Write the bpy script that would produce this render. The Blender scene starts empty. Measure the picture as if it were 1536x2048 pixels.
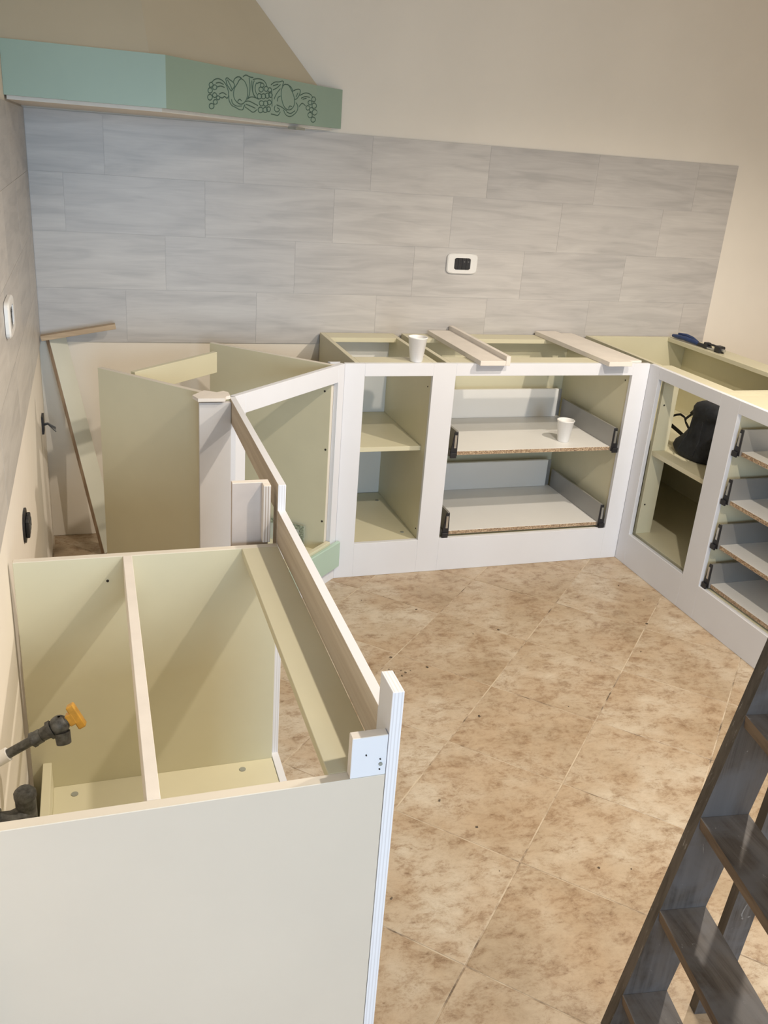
import bpy, bmesh, math, random
from mathutils import Vector, Matrix

# ---------------------------------------------------------------- camera, light, exposure
sc = bpy.context.scene
C = sc.collection
R = math.radians
sc.view_settings.view_transform = 'Standard'
sc.view_settings.look = 'None'
sc.view_settings.gamma = 1
sc.view_settings.use_curve_mapping = False
sc.view_settings.exposure = 0.0

cam_d = bpy.data.cameras.new('camera')
cam = bpy.data.objects.new('camera', cam_d)
C.objects.link(cam)
sc.camera = cam
F, CAMP, YAW, PITCH, ROLL = 1768.977, (0.1873, -3.566, 1.5612), -0.3339, -0.3856, -0.0766
cam_d.sensor_fit = 'AUTO'
cam_d.sensor_width = 36
cam_d.lens = F / 2048 * 36
cam_d.clip_start = 0.02
Rm = Matrix.Rotation(YAW, 3, 'Z') @ Matrix.Rotation(PITCH, 3, 'X') @ Matrix.Rotation(ROLL, 3, 'Y')
right, fwd, up = Rm.col[0], Rm.col[1], Rm.col[2]
M = Matrix((right, up, -fwd)).transposed().to_4x4()
M.translation = CAMP
cam.matrix_world = M

world = bpy.data.worlds.new('world')
sc.world = world
world.use_nodes = True
world.node_tree.nodes['Background'].inputs[0].default_value = (0.9, 0.93, 1.0, 1)
world.node_tree.nodes['Background'].inputs[1].default_value = 0.3

def spot(name, loc, power, col, size=150, blend=0.35, rad=0.035, aim=None):
    l = bpy.data.lights.new(name, 'SPOT')
    l.energy = power; l.color = col; l.spot_size = R(size); l.spot_blend = blend
    l.shadow_soft_size = rad
    o = bpy.data.objects.new(name, l); o.location = loc
    if aim:
        o.rotation_euler = (Vector(aim) - Vector(loc)).to_track_quat('-Z', 'Y').to_euler()
    C.objects.link(o); return o
def area(name, loc, aim, sx, sy, power, col, spread=180):
    l = bpy.data.lights.new(name, 'AREA')
    l.shape = 'RECTANGLE'; l.size = sx; l.size_y = sy; l.energy = power; l.color = col; l.spread = R(spread)
    o = bpy.data.objects.new(name, l); o.location = loc
    o.rotation_euler = (Vector(aim) - Vector(loc)).to_track_quat('-Z', 'Y').to_euler()
    C.objects.link(o); return o
WARM = (1.0, 0.885, 0.745)
spot('lamp_near', (1.46, -2.42, 2.32), 88, WARM, 150, 0.5, 0.028)
spot('lamp_far', (2.30, -1.84, 2.24), 104, WARM, 156, 0.5, 0.028)
area('daylight_from_the_room_behind', (0.5, -6.0, 1.2), (0.3, -0.5, 0.2), 1.8, 1.6, 32, (0.57, 0.78, 1.0), 85)
area('added_upper_wall_fill', (2.6, -3.6, 2.7), (2.6, -3.6, 0), 1.6, 1.6, 34, (1.0, 0.90, 0.77))  # added fill under the ceiling to lift the upper walls, no known lamp

# ---------------------------------------------------------------- materials
def nn(t, typ, **kw):
    n = t.nodes.new(typ)
    for k, v in kw.items():
        setattr(n, k, v)
    return n
def base_mat(name, col, rough=0.5, metal=0.0, spec=0.5):
    m = bpy.data.materials.new(name); m.use_nodes = True
    t = m.node_tree; b = t.nodes['Principled BSDF']
    b.inputs['Base Color'].default_value = (*col, 1)
    b.inputs['Roughness'].default_value = rough
    b.inputs['Metallic'].default_value = metal
    b.inputs['Specular IOR Level'].default_value = spec
    return m, t, b
def vec(t, scale=(1, 1, 1), rnd=False, rot=(0, 0, 0)):
    tc = nn(t, 'ShaderNodeTexCoord')
    mp = nn(t, 'ShaderNodeMapping')
    mp.inputs['Scale'].default_value = scale
    mp.inputs['Rotation'].default_value = rot
    src = tc.outputs['Object']
    if rnd:
        oi = nn(t, 'ShaderNodeObjectInfo')
        ml = nn(t, 'ShaderNodeMath', operation='MULTIPLY'); ml.inputs[1].default_value = 37.0
        t.links.new(oi.outputs['Random'], ml.inputs[0])
        cb = nn(t, 'ShaderNodeCombineXYZ')
        for i in range(3): t.links.new(ml.outputs[0], cb.inputs[i])
        ad = nn(t, 'ShaderNodeVectorMath', operation='ADD')
        t.links.new(src, ad.inputs[0]); t.links.new(cb.outputs[0], ad.inputs[1])
        src = ad.outputs[0]
    t.links.new(src, mp.inputs['Vector'])
    return mp.outputs[0]
def noise(t, v, scale, detail=4, rough=0.55, dist=0.0):
    n = nn(t, 'ShaderNodeTexNoise')
    n.inputs['Scale'].default_value = scale; n.inputs['Detail'].default_value = detail
    n.inputs['Roughness'].default_value = rough; n.inputs['Distortion'].default_value = dist
    t.links.new(v, n.inputs['Vector'])
    return n.outputs['Fac']
def ramp(t, fac, stops):
    r = nn(t, 'ShaderNodeValToRGB')
    e = r.color_ramp.elements
    while len(e) < len(stops): e.new(0.5)
    for x, (p, c) in zip(e, stops):
        x.position = p; x.color = (*c, 1) if len(c) == 3 else c
    t.links.new(fac, r.inputs[0])
    return r.outputs[0]
def mixc(t, fac, a, b, blend='MIX'):
    m = nn(t, 'ShaderNodeMix', data_type='RGBA', blend_type=blend)
    if isinstance(fac, float): m.inputs[0].default_value = fac
    else: t.links.new(fac, m.inputs[0])
    for i, x in ((6, a), (7, b)):
        if isinstance(x, tuple): m.inputs[i].default_value = (*x, 1)
        else: t.links.new(x, m.inputs[i])
    return m.outputs[2]
def bump(t, b, h, strength=0.2, dist=0.002):
    n = nn(t, 'ShaderNodeBump'); n.inputs['Strength'].default_value = strength
    n.inputs['Distance'].default_value = dist
    t.links.new(h, n.inputs['Height']); t.links.new(n.outputs[0], b.inputs['Normal'])

def m_plain(name, col, rough=0.5, var=0.06, vs=6.0, metal=0.0, bs=0.0, spec=0.5):
    m, t, b = base_mat(name, col, rough, metal, spec)
    v = vec(t)
    f = noise(t, v, vs, 5)
    lo = tuple(c * (1 - var) for c in col); hi = tuple(min(1, c * (1 + var)) for c in col)
    t.links.new(ramp(t, f, [(0.3, lo), (0.7, hi)]), b.inputs['Base Color'])
    if bs: bump(t, b, noise(t, v, 220, 3), bs, 0.001)
    return m
M_cream = m_plain('cream_melamine', (0.665, 0.63, 0.46), 0.42, 0.03, 5, bs=0.03)
M_white = m_plain('white_paint', (0.74, 0.755, 0.80), 0.45, 0.02, 4, bs=0.03)
M_creamP = m_plain('pale_cream_edge', (0.71, 0.66, 0.57), 0.45, 0.03, 5, bs=0.03)
M_creamF = m_plain('cream_paled_by_cool_light', (0.66, 0.585, 0.49), 0.42, 0.02, 4, bs=0.03)  # cream paled to carry the cool light on the near panel's outer face
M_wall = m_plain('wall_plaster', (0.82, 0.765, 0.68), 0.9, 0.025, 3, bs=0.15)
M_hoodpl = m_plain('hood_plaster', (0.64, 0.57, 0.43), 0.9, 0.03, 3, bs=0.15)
M_green = m_plain('sage_green_dim_light', (0.30, 0.41, 0.33), 0.4, 0.03, 5)  # hood rim green, kept darker so its colour holds the dim light
M_carve = m_plain('dark_green_line', (0.085, 0.15, 0.115), 0.7, 0.05, 20)
M_drawer = m_plain('white_drawer_board', (0.79, 0.785, 0.765), 0.38, 0.02, 5)
M_metal = m_plain('grey_lacquered_steel', (0.34, 0.335, 0.325), 0.38, 0.03, 5, metal=0.35)
M_black = m_plain('black_plastic', (0.018, 0.018, 0.021), 0.45, 0.2, 40)
M_zinc = m_plain('zinc_plate', (0.55, 0.55, 0.53), 0.3, 0.1, 60, metal=0.8)
M_plastic = m_plain('white_plastic', (0.80, 0.79, 0.77), 0.3, 0.01, 5)
M_primed = m_plain('primed_board', (0.77, 0.72, 0.66), 0.6, 0.05, 14, bs=0.06)
M_grout = m_plain('wall_grout', (0.56, 0.54, 0.52), 0.9, 0.05, 30)
M_fgrout = m_plain('floor_grout', (0.58, 0.50, 0.385), 0.9, 0.40, 14)
def m_fgrout():
    m, t, b = base_mat('patchy_floor_grout', (0.5, 0.4, 0.3), 0.9)
    f = noise(t, vec(t), 7.0, 5, 0.7)
    t.links.new(ramp(t, f, [(0.36, (0.13, 0.095, 0.065)), (0.47, (0.42, 0.33, 0.235)), (0.56, (0.56, 0.47, 0.35))]), b.inputs['Base Color'])
    return m
M_fgrout = m_fgrout()
M_ceil = m_plain('ceiling_paint', (0.72, 0.69, 0.64), 0.9, 0.02, 3)
M_hole = m_plain('dark_hole', (0.03, 0.025, 0.02), 0.8, 0.1, 30)
M_dowel = m_plain('grey_cap', (0.30, 0.31, 0.27), 0.5, 0.1, 60)
M_orange = m_plain('orange_plastic', (0.60, 0.31, 0.04), 0.4, 0.18, 60)
M_pipe = m_plain('dusty_galvanised_pipe', (0.10, 0.10, 0.095), 0.55, 0.55, 90, metal=0.5, bs=0.2)
M_blue = m_plain('blue_grip', (0.014, 0.04, 0.14), 0.4, 0.2, 60)
M_bag = m_plain('black_nylon', (0.012, 0.015, 0.021), 0.75, 0.35, 60, bs=0.5)
M_strap = m_plain('black_webbing', (0.010, 0.011, 0.013), 0.8, 0.2, 90)
M_cup = m_plain('cup_plastic', (0.86, 0.86, 0.86), 0.35, 0.01, 5)
M_crumb = m_plain('crumb', (0.12, 0.09, 0.06), 0.9, 0.3, 60)

def m_wood(name, c1, c2, axis='y', rough=0.6, sc_=1.0):
    m, t, b = base_mat(name, c1, rough)
    s = {'x': (2, 40, 40), 'y': (40, 2, 40), 'z': (40, 40, 2)}[axis]
    v = vec(t, tuple(k * sc_ for k in s))
    f = noise(t, v, 1.0, 5, 0.6, 0.6)
    t.links.new(ramp(t, f, [(0.3, c2), (0.62, c1)]), b.inputs['Base Color'])
    bump(t, b, f, 0.12, 0.001)
    return m
M_raw = m_wood('raw_plywood_face', (0.62, 0.545, 0.44), (0.42, 0.34, 0.255), 'y', sc_=0.7)
M_post = m_plain('pale_primed_panel', (0.60, 0.585, 0.58), 0.5, 0.03, 9, bs=0.04)
M_brownp = m_plain('brownish_primed_board', (0.56, 0.49, 0.45), 0.6, 0.08, 12, bs=0.06)
M_dgreen = m_plain('sage_green_bright_light', (0.42, 0.56, 0.47), 0.35, 0.03, 5)  # same green as the hood rim, lightened for brighter light on the drawer
M_lean = m_plain('pale_green_grey_board', (0.64, 0.635, 0.54), 0.45, 0.03, 6)
M_batten = m_wood('pale_batten_wood', (0.56, 0.43, 0.29), (0.36, 0.25, 0.15), 'x')
M_edgeb = m_wood('brown_plywood_edge', (0.48, 0.36, 0.25), (0.22, 0.14, 0.09), 'z')

def m_ply(name, axis, c1=(0.82, 0.81, 0.84), c2=(0.70, 0.68, 0.70), period=0.0055):
    m, t, b = base_mat(name, c1, 0.6)
    v = vec(t)
    w = nn(t, 'ShaderNodeTexWave', wave_type='BANDS', bands_direction=axis)
    w.inputs['Scale'].default_value = 1.0 / (period * 3.18) ; w.inputs['Distortion'].default_value = 0.6
    w.inputs['Detail'].default_value = 2; w.inputs['Detail Scale'].default_value = 0.3
    t.links.new(v, w.inputs['Vector'])
    t.links.new(ramp(t, w.outputs['Fac'], [(0.1, c2), (0.45, c1)]), b.inputs['Base Color'])
    return m
M_plyX = m_ply('plywood_edge_layers', 'X')
M_plyXd = m_ply('bare_plywood_edge_layers', 'X', (0.66, 0.60, 0.55), (0.36, 0.28, 0.22), 0.006)

def m_chip():
    m, t, b = base_mat('chipboard_edge', (0.4, 0.28, 0.18), 0.85)
    v = vec(t)
    vo = nn(t, 'ShaderNodeTexVoronoi'); vo.inputs['Scale'].default_value = 260
    t.links.new(v, vo.inputs['Vector'])
    f = nn(t, 'ShaderNodeSeparateColor'); t.links.new(vo.outputs['Color'], f.inputs[0])
    t.links.new(ramp(t, f.outputs[0], [(0.0, (0.20, 0.13, 0.08)), (0.45, (0.36, 0.25, 0.16)), (1.0, (0.58, 0.45, 0.30))]), b.inputs['Base Color'])
    return m
M_chip = m_chip()

def m_tile(name, ax):
    m, t, b = base_mat(name, (0.5, 0.5, 0.48), 0.38)
    s1 = (3.2, 3.2, 26) if ax == 'x' else (3.2, 3.2, 26)
    v = vec(t, s1, True)
    f1 = noise(t, v, 0.9, 3, 0.55, 0.9)
    v2 = vec(t, (9, 9, 190), True)
    f2 = noise(t, v2, 1.0, 4, 0.6, 0.4)
    c1 = ramp(t, f1, [(0.30, (0.46, 0.445, 0.43)), (0.50, (0.545, 0.525, 0.505)), (0.72, (0.60, 0.58, 0.555))])
    c2 = ramp(t, f2, [(0.3, (0.93, 0.93, 0.93)), (0.7, (1.03, 1.03, 1.03))])
    c = mixc(t, 0.8, c1, c2, 'MULTIPLY')
    oi = nn(t, 'ShaderNodeObjectInfo')
    c3 = ramp(t, oi.outputs['Random'], [(0.0, (0.93, 0.93, 0.94)), (1.0, (1.04, 1.03, 1.02))])
    c = mixc(t, 1.0, c, c3, 'MULTIPLY')
    t.links.new(c, b.inputs['Base Color'])
    bump(t, b, f2, 0.05, 0.001)
    return m
M_tile = m_tile('grey_wood_look_tile', 'x')
M_tileL = m_tile('grey_wood_look_tile_left', 'y')

def m_floor():
    m, t, b = base_mat('travertine_look_floor_tile', (0.6, 0.45, 0.3), 0.42)
    big = noise(t, vec(t, (1, 1, 1), True), 3.6, 3, 0.5, 0.2)
    mid = noise(t, vec(t, (1.0, 1.5, 1), True), 17.0, 12, 0.82, 0.25)
    fine = noise(t, vec(t, (1.0, 2.2, 1), True), 60.0, 8, 0.75, 0.3)
    warm = noise(t, vec(t, (1, 1, 1), True), 7.0, 4, 0.6, 0.2)
    base = ramp(t, big, [(0.32, (0.37, 0.285, 0.19)), (0.48, (0.445, 0.355, 0.252)), (0.64, (0.53, 0.46, 0.36))])
    base = mixc(t, ramp(t, warm, [(0.42, (0, 0, 0)), (0.62, (0.5, 0.5, 0.5))]), base, (0.42, 0.305, 0.195))
    patch = ramp(t, mid, [(0.37, (0.56, 0.46, 0.38)), (0.45, (0.84, 0.775, 0.715)), (0.505, (1.0, 0.985, 0.97)), (0.62, (1.13, 1.13, 1.13))])
    c = mixc(t, 0.9, base, patch, 'MULTIPLY')
    spk = ramp(t, fine, [(0.34, (0.55, 0.45, 0.37)), (0.43, (0.96, 0.94, 0.92)), (0.62, (1.06, 1.06, 1.04))])
    mask = ramp(t, mid, [(0.40, (1, 1, 1)), (0.54, (0.25, 0.25, 0.25))])
    c = mixc(t, mask, c, mixc(t, 1.0, c, spk, 'MULTIPLY'))
    t.links.new(c, b.inputs['Base Color'])
    bump(t, b, mid, 0.06, 0.002)
    return m
M_floor = m_floor()

def m_ladder(name, axis):
    m, t, b = base_mat(name, (0.08, 0.08, 0.08), 0.6)
    s = {'x': (3, 60, 60), 'y': (60, 3, 60), 'z': (60, 60, 3)}[axis]
    g = noise(t, vec(t, s), 1.0, 6, 0.65, 0.5)
    c = ramp(t, g, [(0.3, (0.038, 0.030, 0.024)), (0.55, (0.13, 0.115, 0.105)), (0.8, (0.20, 0.185, 0.175))])
    big = noise(t, vec(t), 9, 4, 0.6, 0.5)
    c = mixc(t, ramp(t, big, [(0.42, (0, 0, 0)), (0.62, (0.8, 0.8, 0.8))]), c, (0.155, 0.155, 0.165))
    pt = noise(t, vec(t, (1, 1, 0.5)), 34, 5, 0.7, 1.5)
    c = mixc(t, ramp(t, pt, [(0.66, (0, 0, 0)), (0.72, (0.75, 0.75, 0.75))]), c, (0.42, 0.41, 0.40))
    t.links.new(c, b.inputs['Base Color'])
    bump(t, b, g, 0.3, 0.001)
    return m
M_ladV = m_ladder('weathered_grey_wood_upright', 'z')
M_ladY = m_ladder('weathered_grey_wood_tread', 'y')
M_ladB = m_wood('worn_brown_wood_edge', (0.115, 0.097, 0.083), (0.030, 0.025, 0.021), 'z')
def add_flecks(m, s=(60, 60, 6)):
    t = m.node_tree; b = t.nodes['Principled BSDF']; src = b.inputs['Base Color'].links[0].from_socket
    f = noise(t, vec(t, s), 1.6, 5, 0.7, 0.6)
    t.links.new(mixc(t, ramp(t, f, [(0.62, (0, 0, 0)), (0.70, (0.7, 0.7, 0.7))]), src, (0.36, 0.35, 0.33)), b.inputs['Base Color'])
add_flecks(M_ladB)
M_ladBy = m_wood('worn_brown_tread_edge', (0.17, 0.12, 0.08), (0.06, 0.04, 0.03), 'y')

def m_glass():
    m, t, b = base_mat('frosted_clear_sheet', (0.75, 0.80, 0.76), 0.25)
    b.inputs['Transmission Weight'].default_value = 0.0
    b.inputs['Alpha'].default_value = 0.45
    return m
M_glass = m_glass()
M_gborder = m_plain('patterned_border', (0.26, 0.29, 0.22), 0.5, 0.8, 150)

# ---------------------------------------------------------------- geometry helpers
class MB:
    def __init__(s): s.v = []; s.f = []; s.m = []; s.smooth = []
    def add(s, vs, fs, mi=0, sm=False):
        o = len(s.v); s.v += [tuple(v) for v in vs]
        for i, f in enumerate(fs):
            s.f.append(tuple(o + k for k in f)); s.m.append(mi[i] if isinstance(mi, (list, tuple)) else mi); s.smooth.append(sm)
        return s
    # axis aligned or rotated box; o = origin (x, y), ang: direction of local a axis; faces order -a +a -b +b -z +z
    def box(s, a0, a1, b0, b1, z0, z1, o=(0, 0), ang=0, mi=0, bev=0.0008):
        a0, a1 = min(a0, a1), max(a0, a1); b0, b1 = min(b0, b1), max(b0, b1); z0, z1 = min(z0, z1), max(z0, z1)
        c, n = math.cos(ang), math.sin(ang)
        P = lambda a, b, z: (o[0] + a * c - b * n, o[1] + a * n + b * c, z)
        if isinstance(mi, dict): mm = [mi.get(k, mi.get('', 0)) for k in ('-a', '+a', '-b', '+b', '-z', '+z')]
        else: mm = [mi] * 6
        e = bev
        if e * 4 > min(a1 - a0, b1 - b0, z1 - z0): e = 0
        if e == 0:
            vs = [P(a, b, z) for z in (z0, z1) for b in (b0, b1) for a in (a0, a1)]
            fs = [(0, 4, 6, 2), (1, 3, 7, 5), (0, 1, 5, 4), (2, 6, 7, 3), (0, 2, 3, 1), (4, 5, 7, 6)]
            return s.add(vs, fs, mm)
        A, B, Z = (a0, a1), (b0, b1), (z0, z1)
        vid = {}; vs = []
        def V(i, j, k, fx):
            key = (i, j, k, fx)
            if key not in vid:
                a = A[i] + (0 if fx == 0 else (e if i == 0 else -e))
                b = B[j] + (0 if fx == 1 else (e if j == 0 else -e))
                z = Z[k] + (0 if fx == 2 else (e if k == 0 else -e))
                vid[key] = len(vs); vs.append(P(a, b, z))
            return vid[key]
        fs, ms = [], []
        fs += [(V(0,0,0,0), V(0,0,1,0), V(0,1,1,0), V(0,1,0,0))]; ms.append(mm[0])
        fs += [(V(1,0,0,0), V(1,1,0,0), V(1,1,1,0), V(1,0,1,0))]; ms.append(mm[1])
        fs += [(V(0,0,0,1), V(1,0,0,1), V(1,0,1,1), V(0,0,1,1))]; ms.append(mm[2])
        fs += [(V(0,1,0,1), V(0,1,1,1), V(1,1,1,1), V(1,1,0,1))]; ms.append(mm[3])
        fs += [(V(0,0,0,2), V(0,1,0,2), V(1,1,0,2), V(1,0,0,2))]; ms.append(mm[4])
        fs += [(V(0,0,1,2), V(1,0,1,2), V(1,1,1,2), V(0,1,1,2))]; ms.append(mm[5])
        for j in (0, 1):
            for k in (0, 1): fs.append((V(0,j,k,1), V(1,j,k,1), V(1,j,k,2), V(0,j,k,2))); ms.append(mm[5] if k else mm[4])
        for i in (0, 1):
            for k in (0, 1): fs.append((V(i,0,k,0), V(i,1,k,0), V(i,1,k,2), V(i,0,k,2))); ms.append(mm[i])
        for i in (0, 1):
            for j in (0, 1): fs.append((V(i,j,0,0), V(i,j,1,0), V(i,j,1,1), V(i,j,0,1))); ms.append(mm[2 + j])
        for i in (0, 1):
            for j in (0, 1):
                for k in (0, 1): fs.append((V(i,j,k,0), V(i,j,k,1), V(i,j,k,2))); ms.append(mm[2 + j])
        return s.add(vs, fs, ms)
    def prism(s, pts, z0, z1, mi=0):       # pts: list of (x, y), counter-clockwise
        n = len(pts)
        vs = [(x, y, z0) for x, y in pts] + [(x, y, z1) for x, y in pts]
        fs = [tuple(range(n - 1, -1, -1)), tuple(range(n, 2 * n))] + [(i, (i + 1) % n, n + (i + 1) % n, n + i) for i in range(n)]
        return s.add(vs, fs, mi)
    def hull(s, pts8, mi=0):               # 8 corners: bottom ring 0-3, top ring 4-7
        return s.add(pts8, [(3, 2, 1, 0), (4, 5, 6, 7), (0, 1, 5, 4), (1, 2, 6, 5), (2, 3, 7, 6), (3, 0, 4, 7)], mi)
    def tube(s, path, r, n=12, mi=0, caps=True, closed=False):
        P = [Vector(p) for p in path]; rs = r if isinstance(r, (list, tuple)) else [r] * len(P)
        rings = []; L = len(P); ref = None
        for i, p in enumerate(P):
            if closed: d = P[(i + 1) % L] - P[i - 1]
            else: d = P[min(i + 1, L - 1)] - P[max(i - 1, 0)]
            if d.length < 1e-9: d = (P[i] - P[0]) if i else (P[-1] - P[0])
            d.normalize()
            if ref is None:
                ref = Vector((0, 0, 1)) if abs(d.z) < 0.9 else Vector((1, 0, 0))
            u = d.cross(ref)
            if u.length < 1e-4: u = d.orthogonal()
            u.normalize(); w = u.cross(d); ref = w
            rings.append([p + (u * math.cos(2 * math.pi * k / n) + w * math.sin(2 * math.pi * k / n)) * rs[i] for k in range(n)])
        vs = [v for q in rings for v in q]; fs = []
        for i in range(L if closed else L - 1):
            j = (i + 1) % L
            for k in range(n):
                fs.append((i * n + k, i * n + (k + 1) % n, j * n + (k + 1) % n, j * n + k))
        s.add(vs, fs, mi, True)
        if caps and not closed:
            s.add(rings[0], [tuple(range(n))], mi); s.add(rings[-1], [tuple(range(n - 1, -1, -1))], mi)
        return s
    def lathe(s, prof, o=(0, 0, 0), n=32, mi=0):
        vs = []; fs = []
        for r, z in prof:
            for k in range(n):
                a = 2 * math.pi * k / n; vs.append((o[0] + r * math.cos(a), o[1] + r * math.sin(a), o[2] + z))
        for i in range(len(prof) - 1):
            for k in range(n):
                fs.append((i * n + k, i * n + (k + 1) % n, (i + 1) * n + (k + 1) % n, (i + 1) * n + k))
        return s.add(vs, fs, mi, True)
    def ribbon(s, path, w, th, nrm, mi=0):   # flat strap
        P = [Vector(p) for p in path]; N = Vector(nrm).normalized(); L = len(P); vs = []
        for i, p in enumerate(P):
            d = (P[min(i + 1, L - 1)] - P[max(i - 1, 0)]).normalized(); u = d.cross(N).normalized() * w / 2
            h = N * th / 2
            vs += [p - u - h, p + u - h, p + u + h, p - u + h]
        fs = [(0, 1, 2, 3), (4 * L - 1, 4 * L - 2, 4 * L - 3, 4 * L - 4)]
        for i in range(L - 1):
            for k in range(4): fs.append((4 * i + k, 4 * i + 4 + k, 4 * i + 4 + (k + 1) % 4, 4 * i + (k + 1) % 4))
        return s.add(vs, fs, mi, False)

def wloc(o):
    v = Vector((0, 0, 0))
    while o: v += o.location; o = o.parent
    return v
def build(name, mb, mats, parent=None, loc=None, xf=None):
    """mesh is given in world coordinates; the origin goes to loc (or the parent's)."""
    me = bpy.data.meshes.new(name)
    pl = wloc(parent) if parent else Vector((0, 0, 0))
    org = Vector(loc) if loc is not None else pl
    vs = [Vector(v) for v in mb.v]
    if xf is not None: vs = [xf @ v for v in vs]
    me.from_pydata([v - org for v in vs], [], mb.f)
    for m in (mats if isinstance(mats, (list, tuple)) else [mats]): me.materials.append(m)
    me.polygons.foreach_set('material_index', mb.m)
    me.polygons.foreach_set('use_smooth', mb.smooth)
    bm = bmesh.new(); bm.from_mesh(me)
    bmesh.ops.recalc_face_normals(bm, faces=bm.faces)
    bm.to_mesh(me); bm.free(); me.update()
    o = bpy.data.objects.new(name, me); C.objects.link(o)
    if parent: o.parent = parent
    o.location = org - pl
    return o
def tag(o, label, cat, group=None, kind=None):
    if label: o['label'] = label
    if cat: o['category'] = cat
    if group: o['group'] = group
    if kind: o['kind'] = kind
    return o
def thing(name, label, cat, loc=(0, 0, 0), group=None):
    o = bpy.data.objects.new(name, None); o.empty_display_size = 0.05
    C.objects.link(o); o.location = loc
    return tag(o, label, cat, group)
def struct(name, mb, mats):
    o = build(name, mb, mats); o['kind'] = 'structure'; return o
def bx(*a, **k): return MB().box(*a, **k)
def disc(c, n, r, th=0.0012, seg=12):
    c = Vector(c); n = Vector(n).normalized()
    return MB().tube([c - n * th, c + n * th], r, seg)

# ---------------------------------------------------------------- room shell
XR, YF_, ZC = 4.8, -6.3, 2.75
TG = 0.004                                            # tiles stand this proud of the plaster
floor = struct('floor', bx(-0.1, XR, YF_, 0.1, -0.1, -0.0012, bev=0), M_fgrout)
wall_back = struct('wall_back', bx(-0.12, XR, 0.006, 0.12, 0, ZC, bev=0), M_wall)
wall_left = struct('wall_left', bx(-0.12, -0.006, YF_, 0.006, 0, ZC, bev=0), M_wall)
struct('wall_right', bx(XR, XR + 0.1, YF_, 0.12, 0, ZC, bev=0), M_wall)
struct('wall_front', bx(-0.12, XR + 0.1, YF_ - 0.1, YF_, 0, ZC, bev=0), M_wall)
struct('ceiling', bx(-0.12, XR + 0.1, YF_ - 0.1, 0.12, ZC, ZC + 0.1, bev=0), M_ceil)

ZB, HT, WT, XE = 0.8055, 0.2025, 0.5014, 2.9702
build('grout', bx(0, XE, 0.0008, 0.0058, ZB, ZB + 4 * HT, bev=0), M_grout, wall_back)
build('grout', bx(-0.0058, -0.0008, -3.45, 0.0, ZB, ZB + 4 * HT, bev=0), M_grout, wall_left)
rnd = random.Random(3)
g = 0.0004
for r, a in enumerate((0.2600, 0.1157, 0.4675, 0.3163)):      # top course first
    z1 = ZB + (4 - r) * HT; z0 = z1 - HT
    x = a - WT
    while x < XE:
        x0, x1 = max(x, 0.001), min(x + WT, XE)
        if x1 - x0 > 0.01:
            pr = rnd.uniform(0, 0.0003)
            build('tile', bx(x0 + g, x1 - g, -pr, 0.0007, z0 + g, z1 - g, bev=0.0004), M_tile, wall_back,
                  loc=((x0 + x1) / 2, 0, (z0 + z1) / 2))
        x += WT
for r, a in enumerate((-0.32, -0.16, -0.35, -0.19)):
    z1 = ZB + (4 - r) * HT; z0 = z1 - HT
    y = 0.0 + (a + WT)
    y = a + WT
    while y > -3.45:
        y1, y0 = min(y, -0.002), max(y - WT, -3.45)
        if y1 - y0 > 0.01:
            pr = rnd.uniform(0, 0.0003)
            build('tile', bx(-0.0007, pr, y0 + g, y1 - g, z0 + g, z1 - g, bev=0.0004), M_tileL, wall_left,
                  loc=(0, (y0 + y1) / 2, (z0 + z1) / 2))
        y -= WT

def clip(poly, xmin, xmax, ymin, ymax):
    for ax, lim, sg in ((0, xmin, 1), (0, xmax, -1), (1, ymin, 1), (1, ymax, -1)):
        out = []
        for i in range(len(poly)):
            p, q = poly[i - 1], poly[i]
            dp, dq = (p[ax] - lim) * sg, (q[ax] - lim) * sg
            if (dp >= 0) != (dq >= 0):
                t = dp / (dp - dq); out.append((p[0] + (q[0] - p[0]) * t, p[1] + (q[1] - p[1]) * t))
            if dq >= 0: out.append(q)
        poly = out
        if len(poly) < 3: return []
    return poly
T, FX, FY, FA = 0.3419, 1.1078, -1.6326, 0.7814
cu, su = math.cos(FA), math.sin(FA)
G2 = 0.0019
for i in range(-18, 22):
    for j in range(-18, 22):
        cx = FX + T * ((i + .5) * cu + (j + .5) * su); cy = FY + T * ((i + .5) * su - (j + .5) * cu)
        if not (-0.3 < cx < 4.2 and -3.9 < cy < 0.3): continue
        pl = []
        for (p, q) in ((G2, G2), (G2, T - G2), (T - G2, T - G2), (T - G2, G2)):
            pl.append((FX + (i * T + p) * cu + (j * T + q) * su, FY + (i * T + p) * su - (j * T + q) * cu))
        pl = clip(pl, 0.0, XR - .02, YF_, 0.0)
        if len(pl) < 3: continue
        # counter-clockwise
        ar = sum(pl[k - 1][0] * pl[k][1] - pl[k][0] * pl[k - 1][1] for k in range(len(pl)))
        if ar < 0: pl = pl[::-1]
        zt = rnd.uniform(-0.0004, 0.0)
        ccx = sum(p[0] for p in pl) / len(pl); ccy = sum(p[1] for p in pl) / len(pl)
        k = 0.994
        inner = [(ccx + (x - ccx) * k, ccy + (y - ccy) * k) for x, y in pl]
        n = len(pl); mb = MB()
        vs = [(x, y, -0.0011) for x, y in pl] + [(x, y, zt - 0.0005) for x, y in pl] + [(x, y, zt) for x, y in inner]
        fs = [tuple(range(2 * n, 3 * n))]
        for q in range(n):
            fs += [(q, (q + 1) % n, n + (q + 1) % n, n + q), (n + q, n + (q + 1) % n, 2 * n + (q + 1) % n, 2 * n + q)]
        mb.add(vs, fs)
        build('tile', mb, M_floor, floor, loc=(cx, cy, 0))

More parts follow.
